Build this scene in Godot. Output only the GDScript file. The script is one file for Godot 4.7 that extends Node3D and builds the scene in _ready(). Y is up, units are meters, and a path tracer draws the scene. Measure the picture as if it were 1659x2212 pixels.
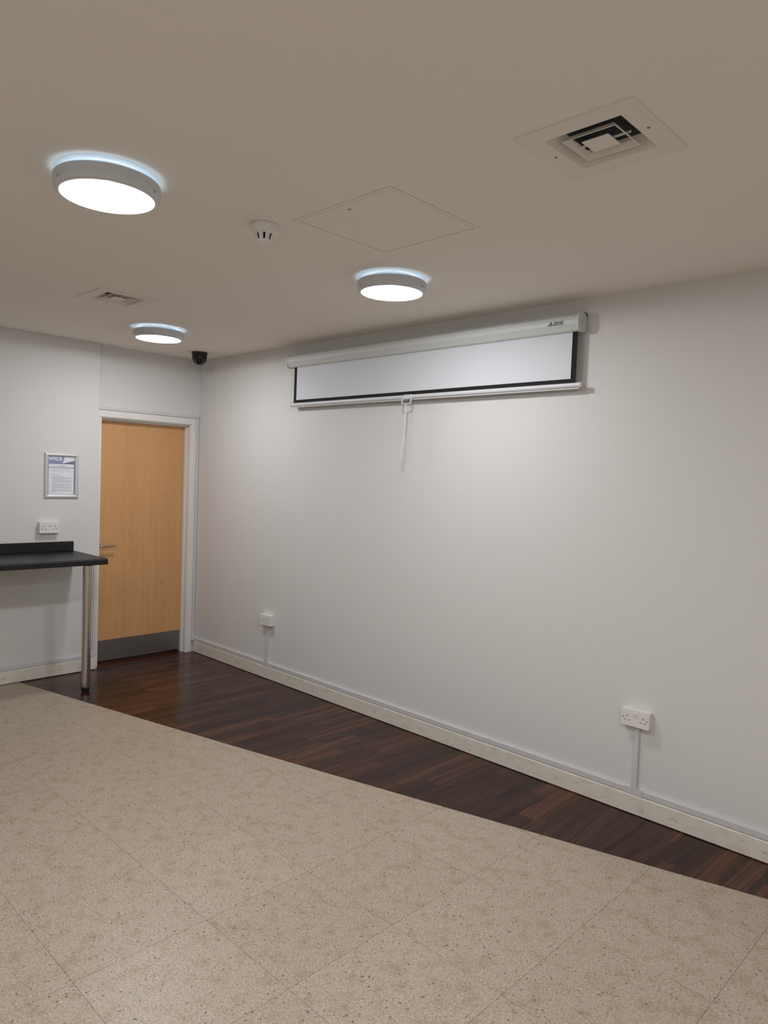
extends Node3D
# An empty function room: screen wall (z = 0), door wall (x = 0), counter wall standing a little proud of it.

const H := 2.572          # ceiling height
const XL := 0.051         # face of the counter wall
const ZE := 0.915         # where the counter wall ends beside the door
const XM := 7.2           # far ends of the room behind the camera
const ZM := 5.0
const TX := 0.475         # vinyl tile pitch
const TZ := 0.4725
const TX0 := 2.96
const TZ0 := 0.58

var M := {}
var rng := RandomNumberGenerator.new()

# ------------------------------------------------------------------ mesh helpers
func mb() -> SurfaceTool:
	var st := SurfaceTool.new()
	st.begin(Mesh.PRIMITIVE_TRIANGLES)
	return st

func tri(st: SurfaceTool, a: Vector3, b: Vector3, c: Vector3, hint: Vector3, ua := Vector2.ZERO, ub := Vector2.ZERO, uc := Vector2.ZERO) -> void:
	var n := (c - a).cross(b - a)
	if n.length_squared() < 1e-18:
		return
	n = n.normalized()
	if n.dot(hint) < 0.0:
		n = -n
		var t := b; b = c; c = t
		var tu := ub; ub = uc; uc = tu
	st.set_normal(n); st.set_uv(ua); st.add_vertex(a)
	st.set_normal(n); st.set_uv(ub); st.add_vertex(b)
	st.set_normal(n); st.set_uv(uc); st.add_vertex(c)

func quad(st: SurfaceTool, a: Vector3, b: Vector3, c: Vector3, d: Vector3, hint: Vector3) -> void:
	tri(st, a, b, c, hint)
	tri(st, a, c, d, hint)

func quad_uv(st: SurfaceTool, a: Vector3, b: Vector3, c: Vector3, d: Vector3, hint: Vector3, ua: Vector2, ub: Vector2, uc: Vector2, ud: Vector2) -> void:
	tri(st, a, b, c, hint, ua, ub, uc)
	tri(st, a, c, d, hint, ua, uc, ud)

# box between two corners, edges chamfered by r
func box(st: SurfaceTool, lo: Vector3, hi: Vector3, r := 0.0) -> void:
	var c := (lo + hi) * 0.5
	var h := (hi - lo) * 0.5
	r = minf(r, minf(h.x, minf(h.y, h.z)) * 0.9)
	for ax in 3:
		var u := (ax + 1) % 3
		var v := (ax + 2) % 3
		for s in [-1.0, 1.0]:
			var n := Vector3.ZERO; n[ax] = s
			var q: Array[Vector3] = []
			for k in [[-1, -1], [1, -1], [1, 1], [-1, 1]]:
				var pt := Vector3.ZERO
				pt[ax] = s * h[ax]; pt[u] = k[0] * (h[u] - r); pt[v] = k[1] * (h[v] - r)
				q.append(c + pt)
			quad(st, q[0], q[1], q[2], q[3], n)
	if r <= 0.0:
		return
	for ax in 3:
		var u := (ax + 1) % 3
		var v := (ax + 2) % 3
		for su in [-1.0, 1.0]:
			for sv in [-1.0, 1.0]:
				var q: Array[Vector3] = []
				for k in [[-1, 0], [1, 0], [1, 1], [-1, 1]]:
					var pt := Vector3.ZERO
					pt[ax] = k[0] * (h[ax] - r)
					pt[u] = su * (h[u] - (r if k[1] == 1 else 0.0))
					pt[v] = sv * (h[v] - (0.0 if k[1] == 1 else r))
					q.append(c + pt)
				var n := Vector3.ZERO; n[u] = su; n[v] = sv
				quad(st, q[0], q[1], q[2], q[3], n)
	for sx in [-1.0, 1.0]:
		for sy in [-1.0, 1.0]:
			for sz in [-1.0, 1.0]:
				var s := Vector3(sx, sy, sz)
				tri(st, c + s * Vector3(h.x, h.y - r, h.z - r), c + s * Vector3(h.x - r, h.y, h.z - r), c + s * Vector3(h.x - r, h.y - r, h.z), s)

# surface of revolution about a vertical axis; profile is (radius, y) from one end to the other, smooth = shared normals
func lathe(st: SurfaceTool, at: Vector3, prof: Array, seg := 48, turn := Basis.IDENTITY) -> void:
	for i in prof.size() - 1:
		var p0: Vector2 = prof[i]
		var p1: Vector2 = prof[i + 1]
		var d := p1 - p0
		if d.length() < 1e-7:
			continue
		var nn := Vector2(d.y, -d.x).normalized()
		for k in seg:
			var a0 := TAU * k / seg
			var a1 := TAU * (k + 1) / seg
			var e0 := Vector3(cos(a0), 0, sin(a0))
			var e1 := Vector3(cos(a1), 0, sin(a1))
			var up := Vector3.UP
			var pts := [e0 * p0.x + up * p0.y, e1 * p0.x + up * p0.y, e1 * p1.x + up * p1.y, e0 * p1.x + up * p1.y]
			var ns := [e0 * nn.x + up * nn.y, e1 * nn.x + up * nn.y, e1 * nn.x + up * nn.y, e0 * nn.x + up * nn.y]
			for t in [[0, 1, 2], [0, 2, 3]]:
				var A: Vector3 = pts[t[0]]; var B: Vector3 = pts[t[1]]; var C: Vector3 = pts[t[2]]
				var g := (C - A).cross(B - A)
				if g.length_squared() < 1e-18:
					continue
				var order: Array = t if g.dot(ns[t[0]]) > 0.0 else [t[0], t[2], t[1]]
				for o in order:
					st.set_normal(turn * (ns[o] as Vector3)); st.set_uv(Vector2.ZERO); st.add_vertex(at + turn * (pts[o] as Vector3))

func tube(st: SurfaceTool, pts: Array, r: float, seg := 12) -> void:
	var rings := []
	var prev := Vector3.ZERO
	for i in pts.size():
		var d: Vector3 = (pts[mini(i + 1, pts.size() - 1)] - pts[maxi(i - 1, 0)]).normalized()
		var u := prev - d * prev.dot(d)
		if u.length() < 1e-4:
			u = d.cross(Vector3.UP if absf(d.y) < 0.9 else Vector3.RIGHT)
		u = u.normalized(); prev = u
		var v := d.cross(u)
		var ring := []
		for k in seg:
			var a := TAU * k / seg
			ring.append([pts[i] + (u * cos(a) + v * sin(a)) * r, u * cos(a) + v * sin(a)])
		rings.append(ring)
	for i in rings.size() - 1:
		for k in seg:
			var k2 := (k + 1) % seg
			var q := [rings[i][k], rings[i][k2], rings[i + 1][k2], rings[i + 1][k]]
			for t in [[0, 1, 2], [0, 2, 3]]:
				var g: Vector3 = (q[t[2]][0] - q[t[0]][0]).cross(q[t[1]][0] - q[t[0]][0])
				var order: Array = t if g.dot(q[t[0]][1]) > 0.0 else [t[0], t[2], t[1]]
				for o in order:
					st.set_normal(q[o][1]); st.set_uv(Vector2.ZERO); st.add_vertex(q[o][0])
	for e in [0, rings.size() - 1]:
		var c: Vector3 = pts[e]
		var out: Vector3 = (pts[0] - pts[1]) if e == 0 else (pts[-1] - pts[-2])
		for k in seg:
			tri(st, c, rings[e][k][0], rings[e][(k + 1) % seg][0], out)

# polygon (a, b) pushed along n from s0 to s1; O + a*ax + b*bx + s*n
func prism(st: SurfaceTool, poly: PackedVector2Array, O: Vector3, ax: Vector3, bx: Vector3, n: Vector3, s0: float, s1: float) -> void:
	var idx := Geometry2D.triangulate_polygon(poly)
	for i in range(0, idx.size(), 3):
		for s in [s0, s1]:
			var q := []
			for j in 3:
				var w := poly[idx[i + j]]
				q.append(O + ax * w.x + bx * w.y + n * s)
			tri(st, q[0], q[1], q[2], n * (1.0 if s == s1 else -1.0))
	var cc := Geometry2D.is_polygon_clockwise(poly)
	for i in poly.size():
		var a := poly[i]
		var b := poly[(i + 1) % poly.size()]
		var e := b - a
		var o2 := Vector2(e.y, -e.x) * (-1.0 if cc else 1.0)
		var A := O + ax * a.x + bx * a.y
		var B := O + ax * b.x + bx * b.y
		quad(st, A + n * s0, B + n * s0, B + n * s1, A + n * s1, ax * o2.x + bx * o2.y)

# flat slab with rectangular holes, as one mesh; u and v are the two in-plane axes
func holed(st: SurfaceTool, ax: int, s0: float, s1: float, lo: Vector2, hi: Vector2, holes: Array, uv_scale := 0.0) -> void:
	var u := (ax + 1) % 3
	var v := (ax + 2) % 3
	var us := [lo.x, hi.x]; var vs := [lo.y, hi.y]
	for h in holes:
		us.append_array([clampf(h[0].x, lo.x, hi.x), clampf(h[1].x, lo.x, hi.x)]); vs.append_array([clampf(h[0].y, lo.y, hi.y), clampf(h[1].y, lo.y, hi.y)])
	us.sort(); vs.sort()
	var solid := func(i: int, j: int) -> bool:
		if i < 0 or j < 0 or i >= us.size() - 1 or j >= vs.size() - 1:
			return false
		var c := Vector2((us[i] + us[i + 1]) * 0.5, (vs[j] + vs[j + 1]) * 0.5)
		for h in holes:
			if c.x > h[0].x and c.x < h[1].x and c.y > h[0].y and c.y < h[1].y:
				return false
		return true
	var P := func(a: float, b: float, s: float) -> Vector3:
		var q := Vector3.ZERO; q[ax] = s; q[u] = a; q[v] = b
		return q
	for i in us.size() - 1:
		for j in vs.size() - 1:
			if us[i + 1] - us[i] < 1e-6 or vs[j + 1] - vs[j] < 1e-6 or not solid.call(i, j):
				continue
			for s in [s0, s1]:
				var n := Vector3.ZERO; n[ax] = 1.0 if s == s1 else -1.0
				quad_uv(st, P.call(us[i], vs[j], s), P.call(us[i + 1], vs[j], s), P.call(us[i + 1], vs[j + 1], s), P.call(us[i], vs[j + 1], s), n,
					Vector2(us[i], vs[j]) * uv_scale, Vector2(us[i + 1], vs[j]) * uv_scale, Vector2(us[i + 1], vs[j + 1]) * uv_scale, Vector2(us[i], vs[j + 1]) * uv_scale)
			for e in [[-1, 0], [1, 0], [0, -1], [0, 1]]:
				if solid.call(i + e[0], j + e[1]):
					continue
				var n := Vector3.ZERO; n[u] = e[0]; n[v] = e[1]
				var a0: float = us[i] if e[0] != 1 else us[i + 1]
				var a1: float = us[i + 1] if e[0] != -1 else us[i]
				var b0: float = vs[j] if e[1] != 1 else vs[j + 1]
				var b1: float = vs[j + 1] if e[1] != -1 else vs[j]
				quad(st, P.call(a0, b0, s0), P.call(a1, b1, s0), P.call(a1, b1, s1), P.call(a0, b0, s1), n)

func obj(called: String, st: SurfaceTool, m: Material, parent: Node = self) -> MeshInstance3D:
	var o := MeshInstance3D.new()
	o.name = called
	o.mesh = st.commit()
	o.material_override = m
	o.cast_shadow = GeometryInstance3D.SHADOW_CASTING_SETTING_ON
	parent.add_child(o, true)
	return o

func thing(called: String, label: String, category: String, at := Vector3.ZERO, group := "") -> Node3D:
	var o := Node3D.new()
	o.name = called
	o.position = at
	add_child(o, true)
	o.set_meta("label", label); o.set_meta("category", category)
	if group != "":
		o.set_meta("group", group)
	return o

func struct(called: String, label := "", category := "") -> Node3D:
	var o := Node3D.new()
	o.name = called
	add_child(o, true)
	o.set_meta("kind", "structure")
	if label != "":
		o.set_meta("label", label); o.set_meta("category", category)
	return o

# ------------------------------------------------------------------ materials
func mat(c: Color, rough := 0.6, metal := 0.0, spec := 0.5) -> StandardMaterial3D:
	var m := StandardMaterial3D.new()
	m.albedo_color = c
	m.roughness = rough
	m.metallic = metal
	m.metallic_specular = spec
	return m

func c8(r: int, g: int, b: int) -> Color:
	return Color(r / 255.0, g / 255.0, b / 255.0)

func noise(sd: int, freq: float, oct := 3) -> FastNoiseLite:
	var n := FastNoiseLite.new()
	n.seed = sd
	n.noise_type = FastNoiseLite.TYPE_SIMPLEX_SMOOTH
	n.frequency = freq
	n.fractal_octaves = oct
	return n

func blob(im: Image, cx: float, cy: float, a: float, b: float, ang: float, col: Color, alpha: float, jag: FastNoiseLite) -> void:
	var r := int(ceil(maxf(a, b))) + 2
	var w := im.get_width(); var h := im.get_height()
	var ca := cos(ang); var sa := sin(ang)
	for dy in range(-r, r + 1):
		for dx in range(-r, r + 1):
			var x := (dx * ca + dy * sa) / a
			var y := (-dx * sa + dy * ca) / b
			var d := x * x + y * y + jag.get_noise_2d(cx + dx, cy + dy) * 0.9
			if d < 1.0:
				var px := posmod(int(cx) + dx, w); var py := posmod(int(cy) + dy, h)
				var k := alpha * clampf((1.0 - d) * 2.5, 0.0, 1.0)
				im.set_pixel(px, py, im.get_pixel(px, py).lerp(col, k))

func tex(im: Image) -> ImageTexture:
	im.generate_mipmaps()
	return ImageTexture.create_from_image(im)

# speckled vinyl tile: mottled tan ground with pale and brown chips
func tile_image(sd: int, base: Color) -> Image:
	var N := 640
	var im := Image.create(N, N, false, Image.FORMAT_RGB8)
	var n1 := noise(sd, 0.05, 3)
	var n2 := noise(sd + 7, 0.007, 2)
	var n3 := noise(sd + 9, 0.075, 3)
	for y in N:
		for x in N:
			var k := 1.0 + n1.get_noise_2d(x, y) * 0.06 + n3.get_noise_2d(x, y) * 0.15
			var g := n2.get_noise_2d(x, y)
			var c := base * k
			c = c.lerp(c * Color(0.93, 0.90, 0.86), clampf(g * 1.2, 0.0, 1.0))
			im.set_pixel(x, y, c.clamp())
	var r := RandomNumberGenerator.new()
	r.seed = sd
	var jag := noise(sd + 3, 0.16, 2)
	for i in 2000:      # pale chips
		blob(im, r.randf() * N, r.randf() * N, r.randf_range(1.6, 6.0), r.randf_range(1.0, 2.8), r.randf() * PI, base * r.randf_range(1.06, 1.20), 0.8, jag)
	for i in 1900:      # soft tan-brown chips
		blob(im, r.randf() * N, r.randf() * N, r.randf_range(1.6, 6.0), r.randf_range(1.0, 2.6), r.randf() * PI, base * Color(0.80, 0.75, 0.69) * r.randf_range(0.92, 1.14), 0.65, jag)
	for i in 330:       # small brown chips
		blob(im, r.randf() * N, r.randf() * N, r.randf_range(1.2, 3.4), r.randf_range(1.0, 2.0), r.randf() * PI, base * Color(0.60, 0.54, 0.47) * r.randf_range(0.85, 1.2), 0.7, jag)
	for i in 110:       # larger dark chips
		var s := r.randf_range(3.0, 6.6)
		blob(im, r.randf() * N, r.randf() * N, s, s * r.randf_range(0.5, 0.9), r.randf() * PI, base * Color(0.50, 0.44, 0.38) * r.randf_range(0.85, 1.35), 0.75, jag)
	return im

# dark laminate: broad soft bands and fine streaks along v
func wood_image(sd: int) -> Image:
	var W := 160; var N := 640
	var im := Image.create(W, N, false, Image.FORMAT_RGB8)
	var n1 := noise(sd, 0.022, 2)
	var n2 := noise(sd + 5, 0.045, 2)
	var n3 := noise(sd + 11, 0.006, 2)
	for y in N:
		for x in W:
			var warp := n3.get_noise_2d(x * 0.6, y * 0.5) * 26.0
			var s := n1.get_noise_2d(x + warp, y * 0.03)
			var f := n2.get_noise_2d((x + warp) * 1.6, y * 0.03)
			var k := clampf(0.38 + s * 0.6 + f * 0.5, 0.0, 1.0)
			im.set_pixel(x, y, c8(55, 32, 25).lerp(c8(95, 59, 43), k * k * (3.0 - 2.0 * k)))
	var r := RandomNumberGenerator.new(); r.seed = sd
	for i in 3:         # specks of grit and plaster trodden into the boards
		blob(im, r.randf() * W, r.randf() * N, r.randf_range(1.0, 1.8), r.randf_range(0.8, 1.3), r.randf() * PI, c8(150, 140, 132), 0.8, n2)
	return im

# crown-cut oak veneer: two cathedral figures between straight grain
func door_image() -> Image:
	var W := 512; var N := 1280
	var im := Image.create(W, N, false, Image.FORMAT_RGB8)
	var n1 := noise(21, 0.006, 2)
	var n2 := noise(22, 0.10, 2)
	var n3 := noise(23, 0.03, 3)
	var n4 := noise(24, 0.03, 2)
	for y in N:
		var v := float(y) / N
		for x in W:
			var u := float(x) / W
			var k := n2.get_noise_2d(x * 1.6, y * 0.10) * 0.25 + n3.get_noise_2d(x * 1.2, y * 0.05) * 0.45
			var line := 0.0
			var wob := n1.get_noise_2d(x * 1.4, y) * 1.1 + n4.get_noise_2d(x, y * 0.7) * 0.42
			for c in [0.36 - 0.34 * maxf(v - 0.60, 0.0), 0.82 - 0.60 * maxf(v - 0.66, 0.0)]:
				var du: float = (u - c) / (0.075 + 0.03 * n1.get_noise_2d(3.0 + c * 9.0, y * 0.6))
				var fade := clampf(1.7 - absf(du), 0.0, 1.0)
				if fade > 0.0:
					var g := sqrt(du * du + 0.05) * 3.0 + (v if v < 0.58 else 1.16 - v) * -26.0 + wob
					var s := sin(g * TAU)
					line = maxf(line, fade * pow(maxf(s, 0.0), 4.0))
			var t := clampf(0.5 + k * 0.9, 0.0, 1.0)
			var col := c8(203, 153, 103).lerp(c8(215, 166, 115), t)
			col = col.lerp(c8(178, 127, 81), line * 0.42)
			im.set_pixel(x, y, col)
	return im

func worktop_image() -> Image:
	var N := 512
	var im := Image.create(N, N, false, Image.FORMAT_RGB8)
	im.fill(c8(13, 13, 15))
	var r := RandomNumberGenerator.new(); r.seed = 5
	var jag := noise(6, 0.2, 2)
	for i in 260:
		blob(im, r.randf() * N, r.randf() * N, r.randf_range(1, 3), r.randf_range(1, 2), r.randf() * PI, c8(40, 40, 44), 0.7, jag)
	for i in 22:
		blob(im, r.randf() * N, r.randf() * N, r.randf_range(4, 8), r.randf_range(2, 4), r.randf() * PI, c8(112, 114, 118), 0.6, jag)
	return im

# skirting paint with scuffs: u along the wall (2 m per repeat), v up
func skirting_image() -> Image:
	var W := 1600; var N := 80
	var im := Image.create(W, N, false, Image.FORMAT_RGB8)
	var n := noise(31, 0.02, 4)
	for y in N:
		for x in W:
			im.set_pixel(x, y, c8(226, 220, 208).lerp(c8(213, 205, 190), clampf(n.get_noise_2d(x * 0.5, y) * 1.2, 0.0, 1.0)))
	var r := RandomNumberGenerator.new(); r.seed = 12
	var jag := noise(32, 0.12, 2)
	for i in 26:
		var x := r.randf() * W; var y := r.randf_range(8, N - 8)
		for j in r.randi_range(1, 4):
			blob(im, x + r.randf_range(-14, 14), y + r.randf_range(-5, 5), r.randf_range(4, 15), r.randf_range(0.8, 1.9), r.randf_range(-0.5, 0.7), c8(140, 130, 116), r.randf_range(0.12, 0.5), jag)
	for i in 7:
		blob(im, r.randf() * W, r.randf_range(4, N - 4), r.randf_range(1.5, 3), r.randf_range(1.2, 2.2), 0.3, c8(70, 60, 52), 0.8, jag)
	return im

# fine roller texture of painted plaster
func paint_normal() -> ImageTexture:
	var n := noise(41, 0.09, 3)
	var im: Image = n.get_seamless_image(512, 512)
	im.convert(Image.FORMAT_L8)
	im.bump_map_to_normal_map(0.6)
	return tex(im)

func word_rows(im: Image, x0: int, x1: int, y: int, th: int, r: RandomNumberGenerator, c: Color) -> void:
	var x := x0
	while x < x1:
		var w := mini(r.randi_range(5, 17), x1 - x)
		im.fill_rect(Rect2i(x, y + (r.randi() % 2), w, th), c)
		x += w + 4

func poster_image() -> Image:
	var W := 392; var N := 566
	var im := Image.create(W, N, false, Image.FORMAT_RGB8)
	var blue := c8(104, 118, 176)
	var navy := c8(62, 66, 116)
	var white := c8(236, 236, 244)
	im.fill(navy)
	for y in 104:
		for x in W:
			im.set_pixel(x, y, blue if y < 100 - (x - 190) * 0.22 or x < 200 else navy)
	# white slanted panel at the right of the band
	for y in range(4, 100):
		var xl := 236.0 - (y - 4) * 0.28
		var lim := 384.0
		for x in range(int(xl), 388):
			if y < 98 - (x - 210) * 0.27 and x < lim:
				im.set_pixel(x, y, white)
	# block capitals YMCA
	var L := {"Y": ["X.X", "X.X", "XXX", ".X.", ".X."], "M": ["XXXXX", "X.X.X", "X.X.X", "X.X.X", "X...X"], "C": ["XXX", "X..", "X..", "X..", "XXX"], "A": ["XXX", "X.X", "XXX", "X.X", "X.X"]}
	var cx := 12
	for ch in ["Y", "M", "C", "A"]:
		var g: Array = L[ch]
		for ry in 5:
			for rx in g[0].length():
				if g[ry][rx] == "X":
					im.fill_rect(Rect2i(cx + rx * 11, 8 + ry * 10, 12, 11), white)
		cx += g[0].length() * 11 + 9
	# two rounded white panels
	for panel in [[8, 108, 376, 158], [8, 166, 376, 560]]:
		for y in range(panel[1], panel[3]):
			for x in range(panel[0], panel[2]):
				var dx := maxf(maxf(panel[0] + 12 - x, x - (panel[2] - 13)), 0.0)
				var dy := maxf(maxf(panel[1] + 12 - y, y - (panel[3] - 13)), 0.0)
				if dx * dx + dy * dy < 144.0:
					im.set_pixel(x, y, white)
	var r := RandomNumberGenerator.new(); r.seed = 3
	word_rows(im, 128, 254, 132, 8, r, c8(70, 70, 80))
	var grey := c8(110, 110, 120)
	word_rows(im, 58, 322, 190, 5, r, grey)
	word_rows(im, 40, 334, 211, 5, r, grey)
	word_rows(im, 178, 206, 230, 5, r, grey)
	word_rows(im, 28, 172, 268, 5, r, c8(80, 80, 92))
	var ends := [230, 326, 334, 218, 350, 346, 348, 92, 344, 336, 242, 328, 338, 118, 350, 350, 104]
	for i in ends.size():
		if i in [0, 1, 4, 8, 11, 14]:
			im.fill_rect(Rect2i(46, 294 + i * 14, 4, 5), grey)
		word_rows(im, 56, ends[i], 294 + i * 14, 5, r, grey)
	return im

func make_materials() -> void:
	var nrm := paint_normal()
	for w in [["wall", c8(219, 217, 214)], ["ceiling", c8(238, 232, 224)]]:
		var m := mat(w[1], 0.85, 0.0, 0.35)
		m.normal_enabled = true; m.normal_texture = nrm; m.normal_scale = 0.15
		m.uv1_triplanar = true; m.uv1_world_triplanar = true; m.uv1_scale = Vector3.ONE * 3.0
		M[w[0]] = m
	M.gloss_white = mat(c8(228, 226, 222), 0.4)
	M.plastic = mat(c8(228, 226, 222), 0.4)
	M.trunk = mat(c8(208, 207, 207), 0.45)
	M.fitting = mat(c8(206, 208, 212), 0.38)
	M.lamp_base = mat(c8(225, 228, 232), 0.5)
	M.slot = mat(c8(22, 20, 20), 0.8)
	M.screw = mat(c8(120, 112, 104), 0.4, 0.8)
	M.bracket = mat(c8(150, 136, 124), 0.5, 0.3)
	M.vent = mat(c8(226, 220, 210), 0.5)
	M.duct = mat(c8(186, 189, 192), 0.45, 0.85)
	M.case = mat(c8(208, 212, 210), 0.5)
	M.bar = mat(c8(214, 215, 216), 0.4)
	M.cloth = mat(c8(214, 218, 222), 0.8)
	M.border = mat(c8(16, 16, 20), 0.85)
	M.navy = mat(c8(24, 22, 72), 0.5)
	M.cord = mat(c8(226, 226, 222), 0.7)
	M.black = mat(c8(10, 10, 12), 0.08)
	M.black_ring = mat(c8(34, 34, 38), 0.35)
	M.lens = mat(c8(6, 6, 8), 0.05)
	M.steel = mat(c8(196, 190, 184), 0.22, 1.0)
	M.kick = mat(c8(150, 148, 146), 0.42, 1.0)
	M.rubber = mat(c8(14, 13, 13), 0.5)
	M.alu = mat(c8(208, 209, 211), 0.42, 0.5)
	M.subfloor = mat(c8(104, 91, 77), 0.9)
	M.wood_base = mat(c8(30, 22, 20), 0.8)
	M.patch = mat(c8(176, 160, 136), 0.55)
	var dm := mat(Color.WHITE, 0.42, 0.0, 0.4)
	dm.albedo_texture = tex(door_image())
	M.door = dm
	var wt := mat(Color.WHITE, 0.42, 0.0, 0.5)
	wt.albedo_texture = tex(worktop_image())
	wt.uv1_triplanar = true; wt.uv1_world_triplanar = true; wt.uv1_scale = Vector3.ONE * 2.4
	M.worktop = wt
	var sk := mat(Color.WHITE, 0.45)
	sk.albedo_texture = tex(skirting_image())
	M.skirting = sk
	var po := mat(Color.WHITE, 0.6)
	po.albedo_texture = tex(poster_image())
	M.poster = po
	var gl := mat(Color(1, 1, 1, 0.06), 0.05)
	gl.transparency = BaseMaterial3D.TRANSPARENCY_ALPHA
	M.glazing = gl
	# glowing faces of the lamps
	var em := mat(c8(245, 248, 255), 0.5)
	em.emission_enabled = true
	em.emission = Color(0.96, 0.98, 1.0)
	em.emission_energy_multiplier = 3.0
	M.diffuser = em
	var hl := mat(c8(235, 245, 255), 0.5)
	hl.emission_enabled = true
	hl.emission = Color(0.64, 0.85, 1.0)
	hl.emission_energy_multiplier = 0.6
	M.halo = hl
	# floor finishes
	M.tiles = []
	for i in 4:
		var t := tex(tile_image(100 + i * 17, c8(178, 164, 147)))
		for tint in [Color(1, 1, 1), Color(0.985, 0.982, 0.98)]:
			var m := mat(tint, 0.36)
			m.albedo_texture = t
			M.tiles.append(m)
	M.planks = []
	for i in 3:
		var t := tex(wood_image(200 + i * 13))
		for tint in [Color(1, 1, 1), Color(0.80, 0.78, 0.80), Color(1.0, 0.95, 0.88), Color(0.90, 0.87, 0.87), Color(0.74, 0.72, 0.76)]:
			var m := mat(tint, 0.21, 0.0, 0.34)
			m.albedo_texture = t
			M.planks.append(m)

# ------------------------------------------------------------------ floor
func bound_z(x: float) -> float:
	return 1.487 - 0.2496 * (x - 0.051) + 0.02 * sin(clampf(x / 5.0, 0.0, 1.0) * PI)

func floor_piece(called: String, poly: PackedVector2Array, y: float, th: float, m: Material, parent: Node, uv: Callable) -> void:
	var st := mb()
	var idx := Geometry2D.triangulate_polygon(poly)
	for i in range(0, idx.size(), 3):
		var a := poly[idx[i]]; var b := poly[idx[i + 1]]; var c := poly[idx[i + 2]]
		tri(st, Vector3(a.x, y, a.y), Vector3(b.x, y, b.y), Vector3(c.x, y, c.y), Vector3.UP, uv.call(a), uv.call(b), uv.call(c))
	var cc := Geometry2D.is_polygon_clockwise(poly)
	for i in poly.size():
		var a := poly[i]; var b := poly[(i + 1) % poly.size()]
		var e := b - a
		var o := Vector2(e.y, -e.x) * (-1.0 if cc else 1.0)
		quad_uv(st, Vector3(a.x, y, a.y), Vector3(b.x, y, b.y), Vector3(b.x, y - th, b.y), Vector3(a.x, y - th, a.y), Vector3(o.x, 0, o.y), uv.call(a), uv.call(b), uv.call(b), uv.call(a))
	obj(called, st, m, parent)

func build_floor() -> void:
	var fl := struct("floor")
	var st := mb()
	box(st, Vector3(-0.3, -0.15, -0.2), Vector3(XM + 0.2, -0.0042, ZM + 0.2))
	obj("subfloor", st, M.subfloor, fl)
	var line := PackedVector2Array()
	for k in 25:
		var x := 0.051 + 5.95 * k / 24.0
		line.append(Vector2(x, maxf(bound_z(x), 0.0)))
	var tiles := line.duplicate()
	tiles.append_array(PackedVector2Array([Vector2(6.05, 0), Vector2(XM, 0), Vector2(XM, ZM), Vector2(0.051, ZM)]))
	var wood := line.duplicate()
	wood.append_array(PackedVector2Array([Vector2(6.0, 0), Vector2(-0.14, 0), Vector2(-0.14, ZE - 0.01), Vector2(0.051, ZE - 0.01)]))
	var g := 0.0006
	for i in range(-7, 11):
		for j in range(-2, 12):
			var x0 := TX0 + i * TX; var z0 := TZ0 + j * TZ
			var r := PackedVector2Array([Vector2(x0 + g, z0 + g), Vector2(x0 + TX - g, z0 + g), Vector2(x0 + TX - g, z0 + TZ - g), Vector2(x0 + g, z0 + TZ - g)])
			var turn := rng.randi() % 4
			var m: Material = M.tiles[rng.randi() % M.tiles.size()]
			for poly in Geometry2D.intersect_polygons(r, tiles):
				if poly.size() < 3:
					continue
				floor_piece("tile", poly, 0.0, 0.004, m, fl, func(p: Vector2) -> Vector2: return (Vector2((p.x - x0) / TX, (p.y - z0) / TZ) - Vector2(0.5, 0.5)).rotated(turn * PI / 2) + Vector2(0.5, 0.5))
	# laminate strips running away from the screen wall
	var w := 0.092
	var x := -0.14
	while x < 6.0:
		var z := -rng.randf_range(0.0, 0.62)
		while z < 1.55:
			var len := rng.randf_range(0.42, 0.86)
			var r := PackedVector2Array([Vector2(x + 0.0002, z), Vector2(x + w - 0.0002, z), Vector2(x + w - 0.0002, z + len - 0.0004), Vector2(x + 0.0002, z + len - 0.0004)])
			var off := Vector2(rng.randf_range(0.0, 0.65), rng.randf_range(0.0, 0.5))
			var m: Material = M.planks[rng.randi() % M.planks.size()]
			var xx := x; var zz := z
			for poly in Geometry2D.intersect_polygons(r, wood):
				if poly.size() >= 3:
					floor_piece("plank", poly, 0.0012, 0.005, m, fl, func(p: Vector2) -> Vector2: return off + Vector2((p.x - xx) / 0.27, (p.y - zz) / 1.9))
			z += len
		x += w
	# pale filler where the laminate edge was patched
	var pt := PackedVector2Array([Vector2(2.80, bound_z(2.80) + 0.001), Vector2(3.26, bound_z(3.26) + 0.001), Vector2(3.22, 0.765), Vector2(3.02, 0.782)])
	floor_piece("filler_patch", pt, 0.0006, 0.001, M.patch, fl, func(p: Vector2) -> Vector2: return p)

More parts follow.
